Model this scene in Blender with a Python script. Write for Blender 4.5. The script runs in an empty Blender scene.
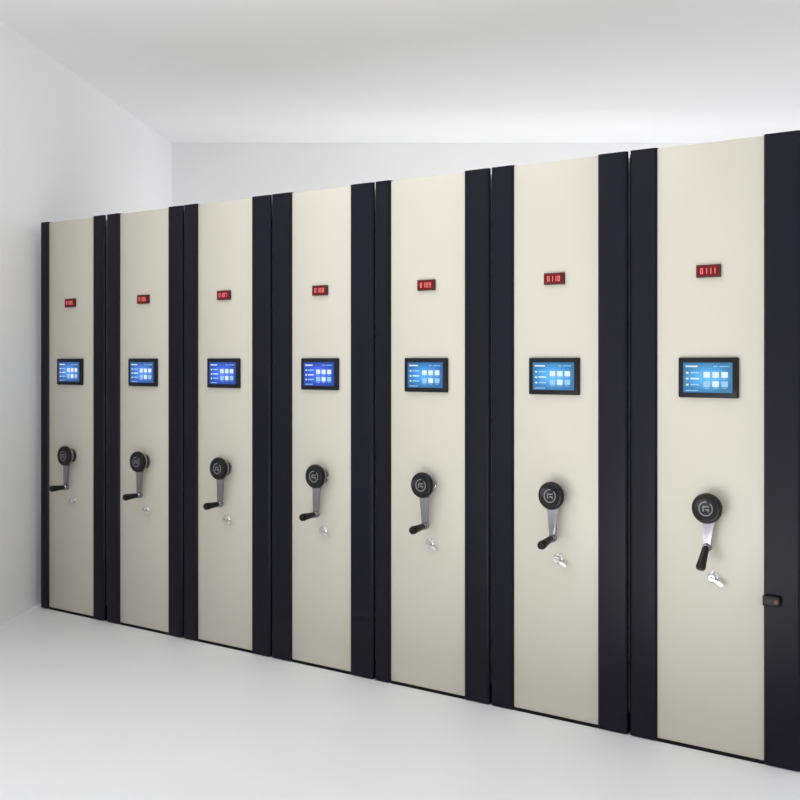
import bpy, bmesh, math
from mathutils import Vector, Matrix
S = bpy.context.scene
C = S.collection
S.view_settings.view_transform = 'Standard'
S.view_settings.look = 'None'
F = 1100.0; EYE = 1.4735; HT = 2.3; VX = -1094.0; HZ = 361.0

# ---------------------------------------------------------------- materials
def lin(c):
    return tuple(((v/255)/12.92 if v/255 <= .04045 else (((v/255)+.055)/1.055)**2.4) for v in c) + (1,)
def mat(name, rgb, rough=.5, metal=0, emit=None, es=1.0, noise=.03, scale=20, bump=0, coat=0, spec=.5):
    m = bpy.data.materials.new(name); m.use_nodes = True
    nt = m.node_tree; b = nt.nodes['Principled BSDF']
    c = lin(rgb)
    tc = nt.nodes.new('ShaderNodeTexCoord'); nz = nt.nodes.new('ShaderNodeTexNoise')
    nz.inputs['Scale'].default_value = scale; nz.inputs['Detail'].default_value = 4
    nt.links.new(tc.outputs['Object'], nz.inputs['Vector'])
    r = nt.nodes.new('ShaderNodeValToRGB')
    r.color_ramp.elements[0].position = .3; r.color_ramp.elements[1].position = .7
    r.color_ramp.elements[0].color = tuple(v*(1-noise) for v in c[:3])+(1,)
    r.color_ramp.elements[1].color = tuple(min(1, v*(1+noise)) for v in c[:3])+(1,)
    nt.links.new(nz.outputs['Fac'], r.inputs['Fac'])
    nt.links.new(r.outputs['Color'], b.inputs['Base Color'])
    b.inputs['Roughness'].default_value = rough; b.inputs['Metallic'].default_value = metal
    b.inputs['Coat Weight'].default_value = coat
    b.inputs['Specular IOR Level'].default_value = spec
    if bump:
        bp = nt.nodes.new('ShaderNodeBump'); bp.inputs['Strength'].default_value = bump; bp.inputs['Distance'].default_value = .002
        n2 = nt.nodes.new('ShaderNodeTexNoise'); n2.inputs['Scale'].default_value = 300
        nt.links.new(tc.outputs['Object'], n2.inputs['Vector'])
        nt.links.new(n2.outputs['Fac'], bp.inputs['Height']); nt.links.new(bp.outputs['Normal'], b.inputs['Normal'])
    if emit:
        b.inputs['Emission Color'].default_value = lin(emit); b.inputs['Emission Strength'].default_value = es
    return m
M = dict(
    wall=mat('wall_paint', (243,243,244), .8, noise=.01, scale=1.5),
    ceil=mat('ceiling_paint', (236,236,237), .85, noise=.01, scale=1.5),
    floor=mat('floor_vinyl', (234,234,235), .5, noise=.01, scale=2),
    cream=mat('cream_powder_coat', (196,193,180), .32, noise=.012, scale=1.2, bump=.02, spec=.4),
    body=mat('shelving_steel', (196,194,184), .5, noise=.02, scale=4),
    dark=mat('dark_blue_black_coat', (11,11,23), .36, noise=.12, scale=3, bump=.04, spec=.18),
    base=mat('chassis_black', (12,12,16), .6, spec=.12),
    black=mat('black_plastic', (11,11,13), .35, noise=.05, spec=.3),
    bezel=mat('bezel_black', (13,15,21), .3, spec=.25),
    chrome=mat('brushed_chrome', (146,146,150), .22, 1.0, scale=60),
    steel=mat('lock_steel', (208,208,209), .22, .75, scale=60),
    grey=mat('emblem_grey', (120,120,122), .5),
    red=mat('led_window', (85,10,16), .3, emit=(115,10,20), es=.32, spec=.2),
    redf=mat('led_frame', (60,10,14), .4),
    digit=mat('led_digit', (190,90,90), .4, emit=(240,125,118), es=.45),
    white=mat('icon_white', (80,85,90), .4, emit=(222,240,255), es=.88),
    sky=mat('icon_pale_blue', (40,60,80), .4, emit=(155,210,250), es=.85),
    tip=mat('latch_tip', (92,52,56), .4),
)

SCREENS = [(70,130,215),(70,128,220),(56,102,228),(52,98,232),(62,150,228),(70,165,235),(76,168,232)]
def screen_mat(c):
    """LCD panel: brighter in the middle, deeper blue at its edges (generated coordinates)"""
    m = mat('screen_blue', tuple(int(v*.2) for v in c), .3, emit=c, es=1.05, spec=.3)
    nt = m.node_tree; b = nt.nodes['Principled BSDF']
    tc = nt.nodes.new('ShaderNodeTexCoord'); mp = nt.nodes.new('ShaderNodeMapping')
    mp.inputs['Location'].default_value = (-1.0, 0, -1.0); mp.inputs['Scale'].default_value = (2.0, 0, 2.0)
    gr = nt.nodes.new('ShaderNodeTexGradient'); gr.gradient_type = 'SPHERICAL'
    rp = nt.nodes.new('ShaderNodeValToRGB'); l = lin(c)
    rp.color_ramp.elements[0].position = 0; rp.color_ramp.elements[0].color = tuple(v*.45 for v in l[:3])+(1,)
    rp.color_ramp.elements[1].position = .7; rp.color_ramp.elements[1].color = tuple(min(1, v*1.15+.02) for v in l[:3])+(1,)
    nt.links.new(tc.outputs['Generated'], mp.inputs['Vector']); nt.links.new(mp.outputs['Vector'], gr.inputs['Vector'])
    nt.links.new(gr.outputs['Fac'], rp.inputs['Fac']); nt.links.new(rp.outputs['Color'], b.inputs['Emission Color'])
    return m
scrm = [screen_mat(c) for c in SCREENS]

# ---------------------------------------------------------------- mesh helpers
def box(bm, x0, x1, y0, y1, z0, z1, bev=0, seg=2, mi=0):
    mtx = Matrix.Translation(((x0+x1)/2, (y0+y1)/2, (z0+z1)/2)) @ Matrix.Diagonal((x1-x0, y1-y0, z1-z0, 1))
    r = bmesh.ops.create_cube(bm, size=1, matrix=mtx)
    vs = r['verts']; fs = set(f for v in vs for f in v.link_faces)
    for f in fs: f.material_index = mi
    if bev:
        es = list(set(e for v in vs for e in v.link_edges))
        rr = bmesh.ops.bevel(bm, geom=es, offset=bev, segments=seg, affect='EDGES', profile=.5)
        for f in rr['faces']: f.material_index = mi
def lathe(bm, prof, cx=0, cz=0, n=40, mi=0):
    """revolve (radius, outward distance) about the outward (-Y) axis through (cx, cz)"""
    rings = []
    for r, d in prof:
        if r < 1e-6: rings.append([bm.verts.new((cx, -d, cz))])
        else: rings.append([bm.verts.new((cx+r*math.cos(2*math.pi*k/n), -d, cz+r*math.sin(2*math.pi*k/n))) for k in range(n)])
    for a, b in zip(rings, rings[1:]):
        for k in range(n):
            l = (k+1) % n
            if len(a) == 1 and len(b) == 1: continue
            if len(a) == 1: f = bm.faces.new((a[0], b[k], b[l]))
            elif len(b) == 1: f = bm.faces.new((a[k], b[0], a[l]))
            else: f = bm.faces.new((a[k], b[k], b[l], a[l]))
            f.material_index = mi
def prism(bm, pts, d0, d1, bev=0, mi=0):
    """polygon of (x, z) points extruded outward from d0 to d1"""
    a = [bm.verts.new((x, -d0, z)) for x, z in pts]; b = [bm.verts.new((x, -d1, z)) for x, z in pts]
    n = len(pts); fs = [bm.faces.new(a), bm.faces.new(b[::-1])]
    top = fs[1]
    for k in range(n): fs.append(bm.faces.new((a[k], b[k], b[(k+1) % n], a[(k+1) % n])))
    for f in fs: f.material_index = mi
    if bev:
        bmesh.ops.bevel(bm, geom=list(top.edges), offset=bev, segments=3, affect='EDGES', profile=.5)
def obj(name, bm, mats, parent=None, loc=(0,0,0), rot=(0,0,0)):
    bmesh.ops.recalc_face_normals(bm, faces=bm.faces[:])
    me = bpy.data.meshes.new(name); bm.to_mesh(me); bm.free()
    me.shade_smooth(); me.set_sharp_from_angle(angle=math.radians(38))
    for m in (mats if isinstance(mats, (list, tuple)) else [mats]): me.materials.append(m)
    o = bpy.data.objects.new(name, me); C.objects.link(o)
    o.location = loc; o.rotation_euler = rot
    if parent: o.parent = parent
    return o
def struct(name, bm, m):
    o = obj(name, bm, m); o['kind'] = 'structure'; return o

# ---------------------------------------------------------------- room (open to daylight at the right and behind the camera)
YB = 9.59; XL = -1.988; ZC = 3.374; Y0 = -3.0; XR = 6.0; T = .12
def quadwall(name, p, q, m, side):
    bm = bmesh.new(); p = Vector(p); q = Vector(q); d = (q-p).normalized(); n = Vector((-d.y, d.x))*side*T
    pts = [p, q, q+n, p+n]
    a = [bm.verts.new((v.x, v.y, 0)) for v in pts]; b = [bm.verts.new((v.x, v.y, ZC)) for v in pts]
    bm.faces.new(a); bm.faces.new(b)
    for k in range(4): bm.faces.new((a[k], a[(k+1) % 4], b[(k+1) % 4], b[k]))
    return struct(name, bm, m)
XL0 = XL - .07*(YB-Y0)
quadwall('wall_left', (XL0, Y0), (XL, YB), M['wall'], 1)
quadwall('wall_back', (XL-T, YB), (XR+T, YB), M['wall'], 1)
bm = bmesh.new(); box(bm, XL0-T, XR+T, Y0, YB+T, -.1, 0); struct('floor', bm, M['floor'])
bm = bmesh.new(); box(bm, XL0-T, XR+T, Y0, YB+T, ZC, ZC+.1); struct('ceiling', bm, M['ceil'])

# ---------------------------------------------------------------- cabinets
def ground(px):
    D = EYE*F/(.2175*(px-VX)); return Vector(((px-400)/F*D, D))
dirv = (ground(700)-ground(100)).normalized()
ANG = math.atan2(dirv.y, dirv.x)
UN = [(40,48,92.5,104),(106,119,167.5,182),(183,197,251,270),(271,291,349.5,373),(374.3,390,463.5,489),(490.5,513,597,627),(629.3,656.5,763,801)]
NUM = ['0105','0106','0107','0108','0109','0110','0111']
ARM = [-4,-3,-3,-4,1,-1,-2]                # crank swing in degrees, negative = towards the left
ALEN = [.184,.184,.184,.184,.182,.176,.148]
TILT = [0,2,2,3,6,12,56]                   # how far each folding grip droops
SEG = {'0':'abcdef','1':'bc','5':'afgcd','6':'afgedc','7':'abc','8':'abcdefg','9':'abcdfg'}
LABELS = [
 'cream and black mobile filing cabinet at the far left end, with the narrowest left trim',
 'cream and black mobile filing cabinet, second from the far left end of the row',
 'cream and black mobile filing cabinet, third from the far left end of the row',
 'cream and black mobile filing cabinet in the middle of the row of seven',
 'cream and black mobile filing cabinet, third from the near right end of the row',
 'cream and black mobile filing cabinet with red display 0110, beside the rightmost cabinet',
 'nearest, rightmost cream and black mobile filing cabinet with red display 0111 and side latch']
def digits(bm, txt, cx, cz, w, h, d):
    n = len(txt); dw = w/n; t = h*.15
    for i, ch in enumerate(txt):
        x0 = cx-w/2+i*dw+dw*.16; x1 = x0+dw*.68; z0 = cz-h/2; z1 = cz+h/2; zm = cz
        R = dict(a=(x0,x1,z1-t,z1), g=(x0,x1,zm-t/2,zm+t/2), d=(x0,x1,z0,z0+t), f=(x0,x0+t,zm,z1), b=(x1-t,x1,zm,z1),
                 e=(x0,x0+t,z0,zm), c=(x1-t,x1,z0,zm))
        for s in SEG[ch]:
            a = R[s]; box(bm, a[0], a[1], -d-.0008, -d, a[2], a[3])
for i, (a, b, c, e) in enumerate(UN):
    g = [ground(v) for v in (a, b, c, e)]
    O = g[0].lerp(g[3], .5)
    X = [(v-O).dot(dirv) for v in g]
    cab = bpy.data.objects.new('mobile_filing_cabinet', None); C.objects.link(cab)
    cab.location = (O.x, O.y, 0); cab.rotation_euler = (0, 0, ANG)
    cab['label'] = LABELS[i]; cab['category'] = 'cabinet'; cab['group'] = 'row of mobile filing cabinets'
    x0, x1, x2, x3 = X; xc = (x1+x2)/2
    # body: shelving carcass with ribs on its sides, on a chassis (front of the cream panel is at y = +.010)
    bm = bmesh.new(); box(bm, x0+.008, x3-.008, .06, 1.85, .07, 2.285, .006)
    for yy in (.5, .95, 1.4): 
        box(bm, x0+.004, x3-.004, yy-.02, yy+.02, .08, 2.27, .003)
    obj('body', bm, M['body'], cab)
    bm = bmesh.new(); box(bm, x0+.006, x3-.006, .028, 1.83, 0, .069, .004); obj('chassis', bm, M['base'], cab)
    bm = bmesh.new(); box(bm, x1-.004, x2+.004, .010, .055, .012, HT-.003, .003); obj('front_panel', bm, M['cream'], cab)
    bm = bmesh.new(); box(bm, x1, x2, .006, .027, .0, .011, .002); obj('kick_strip', bm, M['base'], cab)
    for (u, v, s) in ((x0, x1, 1), (x2, x3, -1)):
        bm = bmesh.new()
        r = .014; pts = []
        if s == 1:
            for k in range(7):
                t = math.pi/2*k/6; pts.append((u+r-r*math.cos(t), r-r*math.sin(t)))
            pts += [(v-.008, 0), (v, .010), (v, .056), (u, .056)]
        else:
            pts += [(u, .056), (u, .010), (u+.008, 0)]
            for k in range(7):
                t = math.pi/2*k/6; pts.append((v-r+r*math.sin(t), r-r*math.cos(t)))
        lo = [bm.verts.new((p[0], p[1], .004)) for p in pts]; hi = [bm.verts.new((p[0], p[1], HT)) for p in pts]
        bm.faces.new(lo); bm.faces.new(hi)
        for k in range(len(pts)):
            l = (k+1) % len(pts); bm.faces.new((lo[k], lo[l], hi[l], hi[k]))
        obj('side_trim', bm, M['dark'], cab)
    # rubber buffer closing the gap towards the next cabinet
    bm = bmesh.new(); box(bm, x3-.002, x3+.0035, .030, .052, .01, HT-.01); obj('rubber_seal', bm, M['base'], cab)
    # number display
    zc = 1.812
    bm = bmesh.new(); box(bm, xc-.047, xc+.047, -.002, .010, zc-.024, zc+.024, .002)
    nd = obj('number_display', bm, M['redf'], cab)
    bm = bmesh.new(); box(bm, xc-.043, xc+.043, -.0035, -.001, zc-.020, zc+.020); obj('display_window', bm, M['red'], nd)
    bm = bmesh.new(); digits(bm, NUM[i], xc, zc, .064, .022, .0035); obj('digits', bm, M['digit'], nd)
    # touch screen
    zc = 1.411; w = .232; h = .152
    bm = bmesh.new(); box(bm, xc-w/2, xc+w/2, -.006, .010, zc-h/2, zc+h/2, .005, 3)
    cs = obj('control_screen', bm, M['bezel'], cab)
    w2 = .190; h2 = .113
    bm = bmesh.new(); box(bm, xc-w2/2, xc+w2/2, -.0072, -.005, zc-h2/2, zc+h2/2); obj('display', bm, scrm[i], cs)
    L = xc-w2/2; Bz = zc-h2/2
    def ic(name, u0, u1, v0, v1, mi):
        bm = bmesh.new(); box(bm, L+u0*w2, L+u1*w2, -.0080, -.0070, Bz+v0*h2, Bz+v1*h2)
        obj(name, bm, M['sky'] if mi else M['white'], cs)
    ic('menu_title', .05, .30, .85, .90, 0); ic('status_mark', .62, .70, .86, .89, 1); ic('status_mark', .74, .94, .86, .89, 1)
    for k in range(3):
        v = .62-.2*k
        ic('menu_bullet', .06, .11, v+.01, v+.07, 0); ic('menu_line', .15, .33, v+.02, v+.07, 1 if k != 1 else 0)
    for rr in range(2):
        for cc in range(3):
            u0 = .42+.18*cc; v0 = .50-.31*rr
            ic('menu_tile', u0, u0+.13, v0, v0+.19, 0 if (rr+cc) % 2 == 0 or rr == 0 else 1)
            ic('tile_caption', u0+.02, u0+.11, v0-.05, v0-.03, 1)
    ic('menu_line', .06, .30, .05, .08, 1)
    # crank
    zc = .925; xk = xc+.012
    bm = bmesh.new(); lathe(bm, [(.0, -.010), (.040, -.010), (.040, -.004), (.034, .000), (.020, .003), (.018, .022), (.0, .022)])
    hub = obj('crank_hub', bm, M['chrome'], cab, (xk, 0, zc))
    ar = bmesh.new()
    Larm = ALEN[i]; r1 = .048; r2 = .0130; pts = []
    for k in range(17):
        t = math.pi*k/16; pts.append((r1*math.cos(t), r1*math.sin(t)))
    pts += [(-.044, -.018), (-.032, -.037), (-.019, -.052), (-.0140, -.072)]
    for k in range(13):
        t = math.pi+math.pi*k/12; pts.append((r2*math.cos(t), -Larm+r2*math.sin(t)))
    pts += [(.0140, -.072), (.019, -.052), (.032, -.037), (.044, -.018)]
    prism(ar, pts, .018, .034, .008)
    lathe(ar, [(.0, .014), (.0145, .014), (.0165, .020), (.0165, .036), (.012, .042), (.0, .042)], 0, -Larm, 24)
    arm = obj('crank_arm', ar, M['chrome'], cab, (xk, 0, zc), (0, -math.radians(ARM[i]), 0))
    bm = bmesh.new(); lathe(bm, [(.0, -.004), (.010, -.004), (.0135, .007), (.0145, .030), (.0165, .058), (.0185, .078), (.015, .087), (.0, .089)], 0, 0, 24)
    obj('grip', bm, M['black'], arm, (0, -.0425, -Larm), (math.radians(TILT[i]), 0, 0))
    bm = bmesh.new(); lathe(bm, [(.0, .0345), (.054, .0345), (.057, .039), (.057, .050), (.053, .057), (.045, .059), (.043, .0575), (.0, .0575)])
    knob = obj('crank_disc', bm, M['black'], cab, (xk, 0, zc))
    bm = bmesh.new()
    n = 22
    for k in range(n):
        if k in (3, 4): continue
        t0 = 2*math.pi*k/n; t1 = 2*math.pi*(k+1)/n; ra, rb = .0235, .0278
        prism(bm, [(ra*math.cos(t0), ra*math.sin(t0)), (rb*math.cos(t0), rb*math.sin(t0)), (rb*math.cos(t1), rb*math.sin(t1)), (ra*math.cos(t1), ra*math.sin(t1))], .0573, .0585)
    prism(bm, [(-.012, .010), (.013, .010), (.013, .005), (-.007, .005), (-.007, -.011), (-.012, -.011)], .0573, .0585)
    prism(bm, [(-.002, -.001), (.013, -.001), (.013, -.012), (.008, -.012), (.008, -.006), (-.002, -.006)], .0573, .0585)
    obj('emblem', bm, M['grey'], knob)
    # cylinder lock with a key standing out and its bow reaching to the lower right
    zl = .661; xl = xc+.018
    bm = bmesh.new(); lathe(bm, [(.0, -.010), (.023, -.010), (.023, -.007), (.019, -.003), (.0145, -.002), (.0140, .010), (.012, .014), (.0, .014)], n=28)
    lk = obj('lock', bm, M['steel'], cab, (xl, 0, zl))
    bm = bmesh.new()
    pts = [(-.008, .0035), (.024, .0035), (.027, .007), (.034, .009), (.044, .009), (.050, .006), (.052, 0), (.050, -.006), (.044, -.009), (.034, -.009), (.027, -.007), (.024, -.0035), (-.008, -.0035)]
    prism(bm, pts, .0135, .0180, .0012)
    obj('key', bm, M['steel'], lk, rot=(0, math.radians(28), 0))
    if i == 6:
        zt = .603; xs = x2+.004
        bm = bmesh.new(); box(bm, xs, xs+.062, -.022, .0, zt-.018, zt+.020, .005, 3)
        la = obj('side_latch', bm, M['black'], cab)
        bm = bmesh.new(); lathe(bm, [(0, 0.0215), (.009, .0215), (.009, .026), (.006, .029), (0, .029)], xs+.051, zt+.001, 20)
        obj('latch_button', bm, M['tip'], la)

# ---------------------------------------------------------------- light
def area(name, loc, rot, sx, sy, power, col=(1,1,1)):
    l = bpy.data.lights.new(name, 'AREA'); l.shape = 'RECTANGLE'; l.size = sx; l.size_y = sy; l.energy = power; l.color = col
    o = bpy.data.objects.new(name, l); C.objects.link(o); o.location = loc; o.rotation_euler = rot
area('added_left_fill', (-.9, 4.3, ZC-.05), (0, 0, 0), 1.4, 1.6, 18)  # unseen fill, added to brighten the left wall and floor
# unseen fills added to even out the room: two behind the row, one near the camera
area('added_up_fill', (.8, 8.85, .3), (math.pi, 0, 0), 5.2, .8, 30)  # points up, added to lift the ceiling and back wall; no real fixture
area('added_back_wall_fill', (1.6, 8.35, 1.5), (math.radians(96), 0, 0), 4.6, .5, 26)  # added light on the back wall, hidden by the cabinets
area('added_up_fill', (-.8, 1.9, .15), (math.pi, 0, 0), 2.2, 3.0, 96)  # points up from below the frame, added to brighten the ceiling
w = bpy.data.worlds.new('World'); S.world = w; w.use_nodes = True
w.node_tree.nodes['Background'].inputs[0].default_value = (.98, .985, 1, 1)
w.node_tree.nodes['Background'].inputs[1].default_value = 1.14

cam = bpy.data.cameras.new('Camera'); co = bpy.data.objects.new('Camera', cam); C.objects.link(co)
co.location = (0, 0, EYE); co.rotation_euler = (math.pi/2, 0, 0)
cam.sensor_width = 36; cam.lens = F/800*36; cam.shift_y = -(400-HZ)/800
S.camera = co
